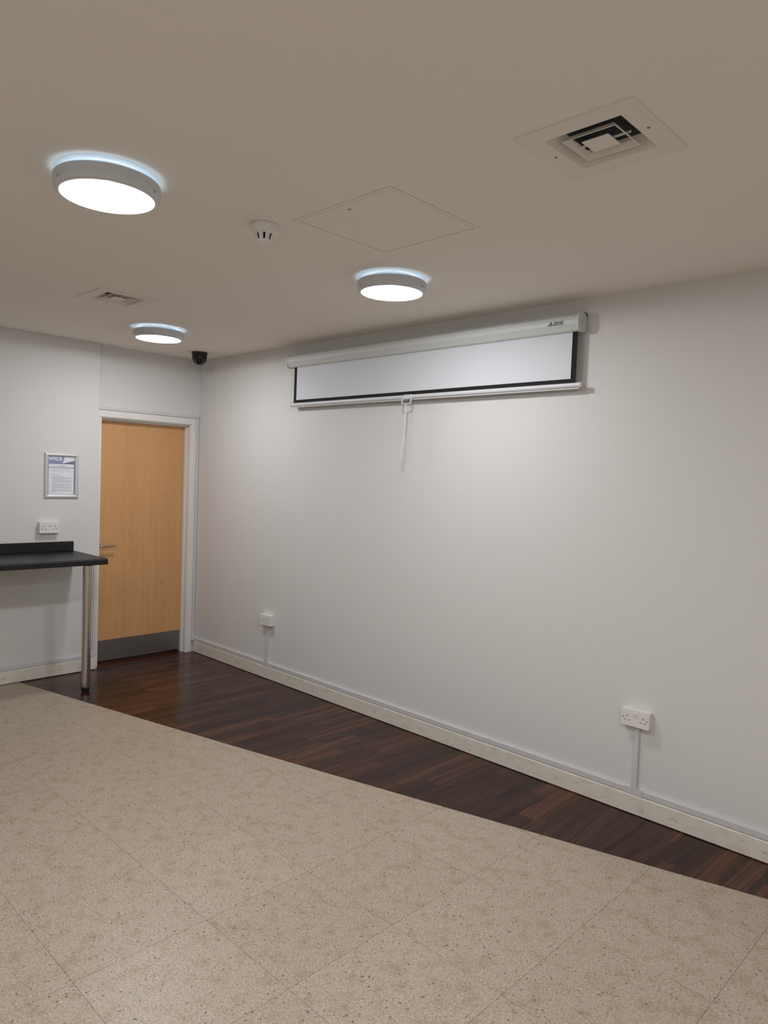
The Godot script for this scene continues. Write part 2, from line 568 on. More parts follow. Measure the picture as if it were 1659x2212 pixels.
# ------------------------------------------------------------------ shell
func build_shell() -> void:
	var t := 0.16
	# ceiling: two vent openings and the hatch opening (axis 1: u = z, v = x)
	var st := mb()
	var holes := [
		[Vector2(1.397, 4.456), Vector2(1.621, 4.684)],
		[Vector2(1.397, 1.486), Vector2(1.621, 1.714)],
		[Vector2(1.165, 3.387), Vector2(1.668, 3.901)]]
	holed(st, 1, H, H + t, Vector2(-t, -0.3), Vector2(ZM + t, XM + t), holes)
	obj("ceiling", st, M.ceiling).set_meta("kind", "structure")
	# screen wall
	st = mb()
	box(st, Vector3(-0.3, -0.1, -t), Vector3(XM + t, H, 0.0))
	obj("wall_right", st, M.wall).set_meta("kind", "structure")
	st = mb()
	box(st, Vector3(3.742, 2.352, -0.001), Vector3(3.806, 2.47, 0.0009), 0.0003)
	obj("repair_patch", st, M.wall, get_node("wall_right"))
	# door wall (axis 0: u = y, v = z)
	st = mb()
	holed(st, 0, -t, 0.0, Vector2(0.0, 0.0), Vector2(H, 1.2), [[Vector2(-0.1, 0.056), Vector2(2.032, 0.9)]])
	obj("wall_back", st, M.wall).set_meta("kind", "structure")
	# counter wall, standing proud
	st = mb()
	box(st, Vector3(-t, -0.1, ZE), Vector3(XL, H, ZM + t), 0.0015)
	obj("wall_left", st, M.wall).set_meta("kind", "structure")
	st = mb()
	box(st, Vector3(-0.3, -0.1, ZM), Vector3(XM + t, H, ZM + t))
	obj("wall_rear", st, M.wall).set_meta("kind", "structure")
	st = mb()
	box(st, Vector3(XM, -0.1, -t), Vector3(XM + t, H, ZM + t))
	obj("wall_front", st, M.wall).set_meta("kind", "structure")
	# skirtings
	st = mb()
	skirting(st, Vector3(0.03, 0, 0), Vector3(XM, 0, 0), Vector3(0, 0, 1))
	obj("baseboard_right", st, M.skirting).set_meta("kind", "structure")
	st = mb()
	skirting(st, Vector3(XL, 0, ZE), Vector3(XL, 0, ZM), Vector3(1, 0, 0))
	obj("baseboard_left", st, M.skirting).set_meta("kind", "structure")

func skirting(st: SurfaceTool, a: Vector3, b: Vector3, n: Vector3) -> void:
	var d := (b - a).normalized()
	var L := (b - a).length()
	var prof := [Vector2(0, 0.006), Vector2(0.0185, 0.006), Vector2(0.0185, 0.092), Vector2(0.0155, 0.098), Vector2(0.0, 0.0995)]
	for i in prof.size() - 1:
		var p0: Vector2 = prof[i]; var p1: Vector2 = prof[i + 1]
		var hint := n * (p1.y - p0.y) + Vector3.UP * (p0.x - p1.x)
		if i == 0:
			hint = Vector3.DOWN
		quad_uv(st, a + n * p0.x + Vector3.UP * p0.y, b + n * p0.x + Vector3.UP * p0.y, b + n * p1.x + Vector3.UP * p1.y, a + n * p1.x + Vector3.UP * p1.y, hint,
			Vector2(0, 1.0 - p0.y * 10.0), Vector2(L / 2.0, 1.0 - p0.y * 10.0), Vector2(L / 2.0, 1.0 - p1.y * 10.0), Vector2(0, 1.0 - p1.y * 10.0))
	for e in [a, b]:
		var q := []
		for v in prof:
			q.append(e + n * v.x + Vector3.UP * v.y)
		for i in range(1, q.size() - 1):
			tri(st, q[0], q[i], q[i + 1], -d if e == a else d)
		tri(st, q[0], q[q.size() - 1], a if e == a else b, -d if e == a else d)

# ------------------------------------------------------------------ door
func build_door() -> void:
	var d := struct("door_1", "pale oak veneered door with steel kick plate in a white frame", "door")
	var zr := 0.086; var zl := 0.872          # faces of the lining
	var xf := -0.078                           # face of the leaf
	# leaf
	var st := mb()
	box(st, Vector3(xf - 0.044, 0.03, zr + 0.003), Vector3(xf - 0.0005, 1.988, zl - 0.003))
	quad_uv(st, Vector3(xf, 0.03, zr + 0.003), Vector3(xf, 0.03, zl - 0.003), Vector3(xf, 1.988, zl - 0.003), Vector3(xf, 1.988, zr + 0.003), Vector3.RIGHT,
		Vector2(1, 1), Vector2(0, 1), Vector2(0, 0), Vector2(1, 0))
	var leaf := obj("door_leaf", st, M.door, d)
	st = mb()
	box(st, Vector3(xf + 0.0005, 0.032, zr + 0.005), Vector3(xf + 0.0022, 0.192, zl - 0.005), 0.0006)
	obj("kick_plate", st, M.kick, leaf)
	st = mb()
	var hp := []
	for k in 7:
		var a := PI / 2 * k / 6.0
		hp.append(Vector3(xf + 0.042 + 0.014 * sin(a), 0.972, 0.856 - 0.014 + 0.014 * cos(a)))
	hp.insert(0, Vector3(xf, 0.972, 0.856))
	hp.append(Vector3(xf + 0.056, 0.974, 0.729))
	tube(st, hp, 0.0085, 14)
	var ends: Vector3 = hp[-1]
	lathe(st, ends, [Vector2(0.0085, 0), Vector2(0.006, 0.005), Vector2(0.0, 0.0065)], 14, Basis(Vector3.RIGHT, -PI / 2))
	var hd := obj("lever_handle", st, M.steel, leaf)
	st = mb()
	lathe(st, Vector3(xf, 0.972, 0.856), [Vector2(0.0, 0.009), Vector2(0.024, 0.009), Vector2(0.026, 0.006), Vector2(0.026, 0.0)], 28, Basis(Vector3.FORWARD, PI / 2))
	obj("handle_rose", st, M.steel, leaf)
	# lining with stops
	for s in [[zr - 0.03, zr, zr, zr + 0.012], [zl, zl + 0.028, zl - 0.012, zl]]:
		st = mb()
		box(st, Vector3(-0.158, 0.0, s[0]), Vector3(0.002, 2.03, s[1]), 0.001)
		var j := obj("jamb", st, M.gloss_white, d)
		st = mb()
		box(st, Vector3(xf + 0.002, 0.0, s[2]), Vector3(xf + 0.036, 2.0, s[3]), 0.0015)
		obj("door_stop", st, M.gloss_white, j)
	st = mb()
	box(st, Vector3(-0.158, 2.0, zr), Vector3(0.002, 2.03, zl), 0.001)
	var hd2 := obj("frame_head", st, M.gloss_white, d)
	st = mb()
	box(st, Vector3(xf + 0.002, 1.987, zr + 0.012), Vector3(xf + 0.036, 2.0, zl - 0.012), 0.0015)
	obj("door_stop", st, M.gloss_white, hd2)
	# architraves: stepped section
	var A := zr - 0.006                 # inner edge on the right
	st = mb()
	box(st, Vector3(0.0, 0.0, 0.03), Vector3(0.013, 2.063, A), 0.002)
	box(st, Vector3(0.0, 0.0, 0.048), Vector3(0.018, 2.045, A - 0.004), 0.003)
	obj("architrave", st, M.gloss_white, d)
	st = mb()
	box(st, Vector3(0.0, 2.006, A), Vector3(0.013, 2.063, ZE - 0.002), 0.002)
	box(st, Vector3(0.0, 2.01, A - 0.004), Vector3(0.018, 2.045, ZE - 0.002), 0.003)
	obj("architrave", st, M.gloss_white, d)
	st = mb()
	box(st, Vector3(0.0, 0.0, zl + 0.006), Vector3(0.013, 2.006, ZE - 0.002), 0.002)
	obj("architrave", st, M.gloss_white, d)
	# dark passage behind the leaf
	st = mb()
	box(st, Vector3(-0.3, -0.1, 0.0), Vector3(-0.161, 2.2, 1.1))
	obj("passage_infill", st, M.wall, d)

# ------------------------------------------------------------------ cable trunking
func build_trunking() -> void:
	var t := thing("cable_trunking", "white plastic cable trunking above the skirting below the projector screen", "trunking", Vector3(0, 0.1, 0))
	var y0 := 0.0005; var y1 := 0.03
	var stt := [0.03, 1.06, 1.136, 4.065, 4.15, XM]
	for i in [0, 2, 4]:
		var st := mb()
		box(st, Vector3(stt[i], y0, 0.0), Vector3(stt[i + 1], y1, 0.016), 0.0015)
		obj("trunking_run", st, M.trunk, t)
	for c in [[1.098, 0.325], [4.1075, 0.342]]:
		var st := mb()
		box(st, Vector3(c[0] - 0.0125, 0.06, 0.0), Vector3(c[0] + 0.0125, c[1], 0.0155), 0.0015)
		obj("trunking_drop", st, M.trunk, t)
		st = mb()
		var tee := PackedVector2Array([Vector2(-0.043, -0.001), Vector2(0.043, -0.001), Vector2(0.043, 0.0315), Vector2(0.0145, 0.0315), Vector2(0.0145, 0.062), Vector2(-0.0145, 0.062), Vector2(-0.0145, 0.0315), Vector2(-0.043, 0.0315)])
		prism(st, tee, Vector3(c[0], y0, 0.0), Vector3.RIGHT, Vector3.UP, Vector3.BACK, 0.0, 0.0178)
		obj("tee_cover", st, M.trunk, t)
	t = thing("cable_trunking", "white plastic cable trunking above the skirting under the black worktop", "trunking", Vector3(XL + 0.0004, 0.1, ZE))
	var st := mb()
	box(st, Vector3(0, y0, 0.042), Vector3(0.016, 0.028, ZM - ZE), 0.0015)
	obj("trunking_run", st, M.trunk, t)
	st = mb()
	box(st, Vector3(0, 0.04, 0.004), Vector3(0.0155, 0.815, 0.026), 0.0015)
	obj("trunking_drop", st, M.trunk, t)
	st = mb()
	box(st, Vector3(0, y0 - 0.001, 0.001), Vector3(0.0178, 0.042, 0.043), 0.0015)
	obj("corner_cover", st, M.trunk, t)
	t = thing("cable_trunking", "white plastic cable trunking running round the door frame", "trunking", Vector3(0.0004, 0.1, 0.0))
	st = mb()
	box(st, Vector3(0, 0.04, 0.004), Vector3(0.0155, 1.964, 0.028), 0.0015)
	obj("trunking_drop", st, M.trunk, t)
	st = mb()
	box(st, Vector3(0, 1.9655, 0.004), Vector3(0.0155, 1.988, ZE - 0.002), 0.0015)
	obj("trunking_run", st, M.trunk, t)
	st = mb()
	box(st, Vector3(0.0, y0, 0.002), Vector3(0.028, 0.045, 0.0285), 0.0015)
	obj("corner_cover", st, M.trunk, t)

# ------------------------------------------------------------------ sockets
func build_socket(label: String, at: Vector3, turn: float, w := 0.146, h := 0.082) -> void:
	# local: x along the wall, y up, z out of the wall; origin at the middle of the back
	var t := thing("wall_socket", label, "socket", at, "twin switched sockets on the walls")
	t.rotation.y = turn
	var holes := []
	for s in [-1, 1]:
		for k in [[0.0, 0.008, 0.0023, 0.0050], [-0.011, -0.0125, 0.0042, 0.0021], [0.011, -0.0125, 0.0042, 0.0021]]:
			holes.append([Vector2(s * 0.040 + k[0] - k[2], k[1] - k[3]), Vector2(s * 0.040 + k[0] + k[2], k[1] + k[3])])
	# hollow surface box (axis 2: u = x, v = y)
	var st := mb()
	holed(st, 2, 0.0025, 0.030, Vector2(-w / 2 + 0.001, -h / 2 + 0.001), Vector2(w / 2 - 0.001, h / 2 - 0.001), [[Vector2(-w / 2 + 0.0035, -h / 2 + 0.0035), Vector2(w / 2 - 0.0035, h / 2 - 0.0035)]])
	box(st, Vector3(-w / 2 + 0.001, -h / 2 + 0.001, 0), Vector3(w / 2 - 0.001, h / 2 - 0.001, 0.0025))
	obj("back_box", st, M.plastic, t)
	st = mb()
	holed(st, 2, 0.0302, 0.0382, Vector2(-w / 2, -h / 2), Vector2(w / 2, h / 2), holes)
	holed(st, 2, 0.0382, 0.0395, Vector2(-w / 2 + 0.0014, -h / 2 + 0.0014), Vector2(w / 2 - 0.0014, h / 2 - 0.0014), holes)
	var face := obj("faceplate", st, M.plastic, t)
	for s in [-1, 1]:
		st = mb()
		box(st, Vector3(s * 0.0065 - 0.0058, 0.010, 0.0396), Vector3(s * 0.0065 + 0.0058, 0.030, 0.0425), 0.0012)
		obj("rocker_switch", st, M.plastic, face)
		st = mb()
		lathe(st, Vector3(s * 0.0605, 0.0, 0.0395), [Vector2(0.0034, 0.0), Vector2(0.003, 0.0009), Vector2(0.0, 0.001)], 14, Basis(Vector3.RIGHT, PI / 2))
		obj("screw", st, M.screw, face)

# ------------------------------------------------------------------ projector screen
func build_screen() -> void:
	var t := thing("projector_screen", "white pull-down projector screen, mostly rolled up, with black border and grey case", "screen", Vector3(2.53, 2.1, 0))
	var x0 := 1.33 - 2.53; var x1 := 3.722 - 2.53
	var Y := 2.1
	var prof := PackedVector2Array([Vector2(0.012, 2.402), Vector2(0.012, 2.478), Vector2(0.022, 2.489), Vector2(0.062, 2.489), Vector2(0.085, 2.472), Vector2(0.092, 2.452), Vector2(0.092, 2.432), Vector2(0.073, 2.402), Vector2(0.064, 2.396), Vector2(0.058, 2.396), Vector2(0.058, 2.41), Vector2(0.05, 2.41), Vector2(0.05, 2.396), Vector2(0.02, 2.396)])
	var loc := PackedVector2Array()
	for q in prof:
		loc.append(Vector2(q.x, q.y - Y))
	var st := mb()
	prism(st, loc, Vector3.ZERO, Vector3.BACK, Vector3.UP, Vector3.RIGHT, x0 + 0.014, x1 - 0.014)
	var case := obj("case", st, M.case, t)
	# end caps: fuller rounded outline
	var cap := PackedVector2Array()
	var c := Vector2(0.051, 2.4425 - Y)
	for k in 24:
		var a := TAU * k / 24.0
		var q := Vector2(signf(cos(a)) * pow(absf(cos(a)), 0.7) * 0.044, signf(sin(a)) * pow(absf(sin(a)), 0.7) * 0.05)
		cap.append(c + q)
	for e in [[x0, x0 + 0.014, -1.0], [x1 - 0.014, x1, 1.0]]:
		st = mb()
		prism(st, cap, Vector3.ZERO, Vector3.BACK, Vector3.UP, Vector3.RIGHT, e[0], e[1])
		var ec := obj("end_cap", st, M.case, t)
		for zz in [0.044, 0.058]:
			st = mb()
			lathe(st, Vector3(e[1] if e[2] > 0 else e[0], 2.443 - Y, zz), [Vector2(0.0028, 0.0), Vector2(0.0026, 0.0006), Vector2(0.0, 0.0007)], 12, Basis(Vector3.FORWARD, PI / 2 * e[2]))
			obj("screw", st, M.screw, ec)
		st = mb()
		var bx: float = (e[0] + e[1]) * 0.5
		box(st, Vector3(bx - 0.02, 2.4935 - Y, 0.0), Vector3(bx + 0.008, 2.4955 - Y, 0.04), 0.0006)
		box(st, Vector3(bx - 0.02, 2.475 - Y, 0.0), Vector3(bx + 0.008, 2.4955 - Y, 0.003), 0.001)
		obj("wall_bracket", st, M.bracket, t)
	# maker's lettering on the front facet
	st = mb()
	var sh := 0.18
	var letters := [
		[[Vector2(0, 0), Vector2(0.28, 0), Vector2(0.86, 0.78), Vector2(1.02, 0.30), Vector2(0.62, 0.30), Vector2(0.42, 0.0), Vector2(1.36, 0.0), Vector2(1.04, 1.0), Vector2(0.72, 1.0)]],
		[[Vector2(1.5, 0), Vector2(2.35, 0), Vector2(2.5, 0.12), Vector2(2.5, 0.42), Vector2(2.42, 0.5), Vector2(2.5, 0.58), Vector2(2.5, 0.88), Vector2(2.35, 1), Vector2(1.5, 1), Vector2(1.5, 0.8), Vector2(2.24, 0.8), Vector2(2.24, 0.6), Vector2(1.62, 0.6), Vector2(1.62, 0.4), Vector2(2.24, 0.4), Vector2(2.24, 0.2), Vector2(1.76, 0.2), Vector2(1.76, 0.4), Vector2(1.5, 0.4)]],
		[[Vector2(2.68, 0), Vector2(2.94, 0), Vector2(2.94, 1), Vector2(2.68, 1)]],
		[[Vector2(3.08, 0), Vector2(3.95, 0), Vector2(4.06, 0.12), Vector2(4.06, 0.5), Vector2(3.95, 0.6), Vector2(3.34, 0.6), Vector2(3.34, 0.8), Vector2(4.06, 0.8), Vector2(4.06, 1), Vector2(3.2, 1), Vector2(3.08, 0.88), Vector2(3.08, 0.5), Vector2(3.2, 0.4), Vector2(3.8, 0.4), Vector2(3.8, 0.2), Vector2(3.08, 0.2)]]]
	var up := Vector3(0, 0.02, 0.0)
	var lit := thing_part("lettering", case)
	for l in letters:
		for poly in l:
			var pp := PackedVector2Array()
			for q in poly:
				pp.append(Vector2((q.x + sh * q.y) * 0.0228, (q.y) * 0.0185))
			st = mb()
			prism(st, pp, Vector3(3.541 - 2.53, 2.4325 - Y, 0.092), Vector3.RIGHT, Vector3.UP, Vector3.BACK, 0.0, 0.0006)
			obj("letter", st, M.navy, lit)
	# white fabric with its black border
	var cx0 := 1.392 - 2.53; var cx1 := 3.701 - 2.53
	var yb := 2.132 - Y; var yt := 2.405 - Y
	var zc := 0.0545
	var bw := 0.03
	st = mb()
	box(st, Vector3(cx0 + bw, yb + 0.025, zc - 0.0006), Vector3(cx1 - bw, yt, zc))
	obj("fabric", st, M.cloth, t)
	st = mb()
	box(st, Vector3(cx0, yb, zc - 0.0006), Vector3(cx0 + bw, yt, zc))
	box(st, Vector3(cx1 - bw, yb, zc - 0.0006), Vector3(cx1, yt, zc))
	box(st, Vector3(cx0 + bw, yb, zc - 0.0006), Vector3(cx1 - bw, yb + 0.025, zc))
	obj("black_border", st, M.border, t)
	# bottom bar: round tube with a flange under it
	st = mb()
	var b0 := 1.376 - 2.53; var b1 := 3.722 - 2.53
	var bar := PackedVector2Array()
	for k in 20:
		var a := TAU * k / 20.0
		bar.append(Vector2(zc + cos(a) * 0.0115, 2.123 - Y + sin(a) * 0.0125))
	prism(st, bar, Vector3.ZERO, Vector3.BACK, Vector3.UP, Vector3.RIGHT, b0, b1)
	box(st, Vector3(b0 + 0.003, 2.1035 - Y, zc - 0.012), Vector3(b1 - 0.003, 2.116 - Y, zc - 0.002), 0.001)
	var br := obj("bottom_bar", st, M.bar, t)
	for e in [[b0 - 0.013, b0], [b1, b1 + 0.013]]:
		st = mb()
		var cp := PackedVector2Array()
		for k in 16:
			var a := TAU * k / 16.0
			cp.append(Vector2(zc + cos(a) * 0.0128, 2.123 - Y + sin(a) * 0.0138))
		prism(st, cp, Vector3.ZERO, Vector3.BACK, Vector3.UP, Vector3.RIGHT, e[0], e[1])
		obj("bar_end_cap", st, M.bar, br)
	# pull handle
	var hx := 2.547 - 2.53
	st = mb()
	box(st, Vector3(hx - 0.036, 2.108 - Y, zc + 0.009), Vector3(hx + 0.036, 2.136 - Y, zc + 0.0135), 0.002)
	obj("handle_mount", st, M.bar, br)
	st = mb()
	var z2 := zc + 0.02
	tube(st, [Vector3(hx - 0.02, 2.114 - Y, zc + 0.01), Vector3(hx - 0.036, 2.112 - Y, z2), Vector3(hx - 0.038, 2.096 - Y, z2 + 0.004), Vector3(hx - 0.034, 2.078 - Y, z2 + 0.006), Vector3(hx - 0.012, 2.076 - Y, z2 + 0.006), Vector3(hx, 2.068 - Y, z2 + 0.006), Vector3(hx + 0.012, 2.076 - Y, z2 + 0.006), Vector3(hx + 0.034, 2.078 - Y, z2 + 0.006), Vector3(hx + 0.038, 2.096 - Y, z2 + 0.004), Vector3(hx + 0.036, 2.112 - Y, z2), Vector3(hx + 0.02, 2.114 - Y, zc + 0.01)], 0.0042, 10)
	obj("pull_handle", st, M.bar, t)
	# doubled pull cord
	st = mb()
	var pa := []; var pb := []
	for k in 25:
		var s := k / 24.0
		var y := 2.072 - Y - 0.34 * s
		var open := clampf((s - 0.55) / 0.45, 0.0, 1.0)
		var bend := sin(open * PI) * 0.011 + sin(s * 9.0) * 0.0012
		pa.append(Vector3(hx - 0.003 - bend - 0.018 * s * s, y, z2 + 0.006))
		pb.append(Vector3(hx + 0.002 + bend * 0.8 - 0.020 * s * s, y, z2 + 0.008))
	pb.reverse()
	tube(st, pa + pb, 0.0026, 8)
	obj("pull_cord", st, M.cord, t)

func thing_part(called: String, parent: Node) -> Node3D:
	var o := Node3D.new()
	o.name = called
	parent.add_child(o, true)
	return o

# ------------------------------------------------------------------ ceiling fittings
func build_lamp(label: String, at: Vector3, turn: float) -> void:
	var t := thing("ceiling_lamp", label, "lamp", at, "round surface-mounted ceiling lamps")
	t.rotation.y = turn
	var rd := 0.1475; var rb := 0.168
	var top := -0.022; var bot := -0.072
	# body: shroud rolling in to the diffuser
	var st := mb()
	lathe(st, Vector3.ZERO, [Vector2(0.12, top), Vector2(rb - 0.003, top), Vector2(rb, top - 0.004), Vector2(rb, bot + 0.022), Vector2(rb - 0.002, bot + 0.012), Vector2(rb - 0.008, bot + 0.004), Vector2(rb - 0.015, bot), Vector2(rd + 0.001, bot), Vector2(rd, bot + 0.003), Vector2(rd, bot + 0.008)], 96)
	obj("shroud", st, M.fitting, t)
	st = mb()
	lathe(st, Vector3.ZERO, [Vector2(0.0, bot + 0.0065), Vector2(rd - 0.0006, bot + 0.0065), Vector2(rd - 0.0006, bot + 0.003), Vector2(rd - 0.006, bot + 0.0012), Vector2(0.0, bot + 0.0008)], 96)
	obj("diffuser", st, M.diffuser, t)
	# back plate held off the ceiling, with the lit opal rim behind the shroud
	st = mb()
	lathe(st, Vector3.ZERO, [Vector2(0.0, 0.0), Vector2(0.116, 0.0), Vector2(0.116, top - 0.001), Vector2(0.0, top - 0.001)], 64)
	obj("back_plate", st, M.lamp_base, t)
	st = mb()
	lathe(st, Vector3.ZERO, [Vector2(0.132, top + 0.0002), Vector2(0.132, top + 0.003), Vector2(rb - 0.006, top + 0.003), Vector2(rb - 0.006, top + 0.0002)], 96)
	obj("lit_rim", st, M.halo, t)
	for a in [0.0, TAU / 3, TAU * 2 / 3]:
		st = mb()
		var e := Vector3(cos(a), 0, sin(a))
		tube(st, [e * (rb - 0.001) + Vector3(0, bot + 0.016, 0), e * (rb + 0.0018) + Vector3(0, bot + 0.016, 0)], 0.0045, 10)
		obj("fixing_screw", st, M.steel, t)
	# the light the fitting gives: a panel inside the outline of the diffuser, just under it
	var l := AreaLight3D.new()
	l.name = "lamp_light"
	l.area_size = Vector2(0.2, 0.2)
	l.light_energy = LAMP_ENERGY
	l.light_color = LAMP_COLOR
	l.shadow_enabled = true
	l.area_range = 20.0
	l.area_attenuation = 2.0
	l.position = Vector3(0, bot - 0.0025, 0)
	l.rotation_degrees = Vector3(-90, 0, 0)
	t.add_child(l, true)
	# sideways glow of the opal diffuser, from inside it
	var g := OmniLight3D.new()
	g.name = "lamp_glow"
	g.light_energy = LAMP_ENERGY * 0.14
	g.light_color = LAMP_COLOR
	g.light_size = 0.004
	g.omni_range = 20.0
	g.omni_attenuation = 2.0
	g.shadow_enabled = true
	g.position = Vector3(0, bot + 0.003, 0)
	t.add_child(g, true)

var LAMP_ENERGY := 1.0
var LAMP_COLOR := Color(0.98, 0.985, 1.0)

func frustum(st: SurfaceTool, c: Vector3, hx0: float, hz0: float, y0: float, hx1: float, hz1: float, y1: float, th: float) -> void:
	# four sloping sheets from rectangle 0 (low) to rectangle 1 (high), sheet thickness th
	var cs := [Vector2(-1, -1), Vector2(1, -1), Vector2(1, 1), Vector2(-1, 1)]
	for i in 4:
		var a: Vector2 = cs[i]; var b: Vector2 = cs[(i + 1) % 4]
		var mid := (a + b) * 0.5
		var o := Vector3(mid.x, 0, mid.y)
		for s in [0.0, th]:
			quad(st, c + Vector3(a.x * (hx0 + s), y0, a.y * (hz0 + s)), c + Vector3(b.x * (hx0 + s), y0, b.y * (hz0 + s)), c + Vector3(b.x * (hx1 + s), y1, b.y * (hz1 + s)), c + Vector3(a.x * (hx1 + s), y1, a.y * (hz1 + s)), -o if s == 0.0 else o)
		for e in [[hx0, hz0, y0, Vector3.DOWN], [hx1, hz1, y1, Vector3.UP]]:
			quad(st, c + Vector3(a.x * e[0], e[2], a.y * e[1]), c + Vector3(b.x * e[0], e[2], b.y * e[1]), c + Vector3(b.x * (e[0] + th), e[2], b.y * (e[1] + th)), c + Vector3(a.x * (e[0] + th), e[2], a.y * (e[1] + th)), e[3])

func build_vent(label: String, at: Vector3) -> void:
	var t := thing("air_vent", label, "vent", at, "square ceiling air vents")
	var st := mb()
	holed(st, 1, -0.004, 0.0, Vector2(-0.174, -0.176), Vector2(0.174, 0.176), [[Vector2(-0.112, -0.114), Vector2(0.112, 0.114)]])
	obj("face_frame", st, M.vent, t)
	st = mb()
	frustum(st, Vector3.ZERO, 0.1125, 0.1105, -0.003, 0.088, 0.086, 0.034, 0.0012)
	obj("outer_cone", st, M.vent, t)
	st = mb()
	frustum(st, Vector3.ZERO, 0.0765, 0.0715, -0.003, 0.066, 0.061, 0.011, 0.0035)
	obj("inner_cone", st, M.vent, t)
	st = mb()
	box(st, Vector3(-0.04, -0.003, -0.037), Vector3(0.04, 0.001, 0.037), 0.001)
	obj("centre_plate", st, M.vent, t)
	for s in [-1, 1]:
		st = mb()
		box(st, Vector3(s * 0.086 - 0.0015 if s < 0 else 0.024, 0.002, -0.002), Vector3(-0.024 if s < 0 else 0.0875, 0.007, 0.002))
		obj("cross_bar", st, M.vent, t)
		st = mb()
		lathe(st, Vector3(s * 0.14, -0.004, 0.006), [Vector2(0.0048, 0.0), Vector2(0.004, -0.0014), Vector2(0.0, -0.0016)], 14)
		obj("screw", st, M.screw, t)
	# duct box above the ceiling
	st = mb()
	holed(st, 1, 0.001, 0.5, Vector2(-0.1115, -0.1135), Vector2(0.1115, 0.1135), [[Vector2(-0.108, -0.110), Vector2(0.108, 0.110)]])
	box(st, Vector3(-0.1135, 0.5, -0.1115), Vector3(0.1135, 0.504, 0.1115))
	obj("duct_box", st, M.duct, t)

func build_hatch() -> void:
	var c := Vector3(3.644, H, 1.4165)
	var t := thing("access_hatch", "square flush access hatch in the ceiling with a small key lock", "hatch", c)
	var hx := 0.2405; var hz := 0.2365
	var st := mb()
	holed(st, 1, -0.0015, 0.03, Vector2(-hz - 0.015, -hx - 0.0165), Vector2(hz + 0.0135, hx + 0.0145), [[Vector2(-hz, -hx), Vector2(hz, hx)]])
	obj("frame", st, M.ceiling, t)
	st = mb()
	box(st, Vector3(-hx + 0.0034, -0.001, -hz + 0.0034), Vector3(hx - 0.0034, 0.014, hz - 0.0034), 0.0006)
	var pn := obj("panel", st, M.ceiling, t)
	st = mb()
	lathe(st, Vector3(0.004, -0.001, 0.197), [Vector2(0.0115, 0.0), Vector2(0.0115, -0.0015), Vector2(0.0075, -0.0022), Vector2(0.0062, 0.0), Vector2(0.0, 0.0)], 24)
	var lk := obj("lock", st, M.vent, pn)
	st = mb()
	lathe(st, Vector3(0.004, -0.0012, 0.197), [Vector2(0.006, 0.0), Vector2(0.006, -0.0004), Vector2(0.0, -0.0005)], 20)
	obj("key_hole", st, M.screw, pn)
	st = mb()
	box(st, Vector3(-hx - 0.016, 0.031, -hz - 0.0145), Vector3(hx + 0.016, 0.06, hz + 0.0145))
	obj("void_cover", st, M.duct, t)

func build_smoke_detector() -> void:
	var t := thing("smoke_detector", "small round white smoke detector on the ceiling between hatch and lamp", "detector", Vector3(3.262, H, 1.705))
	var st := mb()
	lathe(st, Vector3.ZERO, [Vector2(0.051, -0.0), Vector2(0.051, -0.0025), Vector2(0.0545, -0.003), Vector2(0.0545, -0.012), Vector2(0.053, -0.022), Vector2(0.050, -0.029), Vector2(0.043, -0.033), Vector2(0.039, -0.036), Vector2(0.0, -0.036)], 56)
	obj("base", st, M.plastic, t)
	st = mb()
	lathe(st, Vector3.ZERO, [Vector2(0.028, -0.036), Vector2(0.024, -0.06), Vector2(0.0, -0.06)], 32)
	obj("sensing_chamber", st, M.slot, t)
	for k in 8:
		var a := TAU * k / 8.0 + 0.25
		st = mb()
		# a vane bowed round the chamber
		for j in 4:
			var a0 := a - 0.26 + 0.13 * j; var a1 := a0 + 0.13
			for s in [[0.0375, 0.0295, 1.0], [0.0345, 0.0265, -1.0]]:
				var e0 := Vector3(cos(a0), 0, sin(a0)); var e1 := Vector3(cos(a1), 0, sin(a1))
				quad(st, e0 * s[0] + Vector3(0, -0.0355, 0), e1 * s[0] + Vector3(0, -0.0355, 0), e1 * s[1] + Vector3(0, -0.0605, 0), e0 * s[1] + Vector3(0, -0.0605, 0), (e0 + e1) * s[2])
		for q in [a - 0.26, a + 0.26]:
			var e := Vector3(cos(q), 0, sin(q))
			quad(st, e * 0.0375 + Vector3(0, -0.0355, 0), e * 0.0345 + Vector3(0, -0.0355, 0), e * 0.0265 + Vector3(0, -0.0605, 0), e * 0.0295 + Vector3(0, -0.0605, 0), Vector3(-e.z, 0, e.x) * signf(q - a))
		obj("vane", st, M.plastic, t)
	st = mb()
	lathe(st, Vector3.ZERO, [Vector2(0.0, -0.059), Vector2(0.0295, -0.059), Vector2(0.0285, -0.0655), Vector2(0.0235, -0.0675), Vector2(0.0225, -0.0655), Vector2(0.020, -0.0695), Vector2(0.0, -0.0705)], 40)
	obj("cap", st, M.plastic, t)
	st = mb()
	lathe(st, Vector3(0.046, -0.031, -0.012), [Vector2(0.0024, 0.0), Vector2(0.002, -0.0022), Vector2(0.0, -0.0028)], 10)
	obj("indicator", st, M.gloss_white, t)

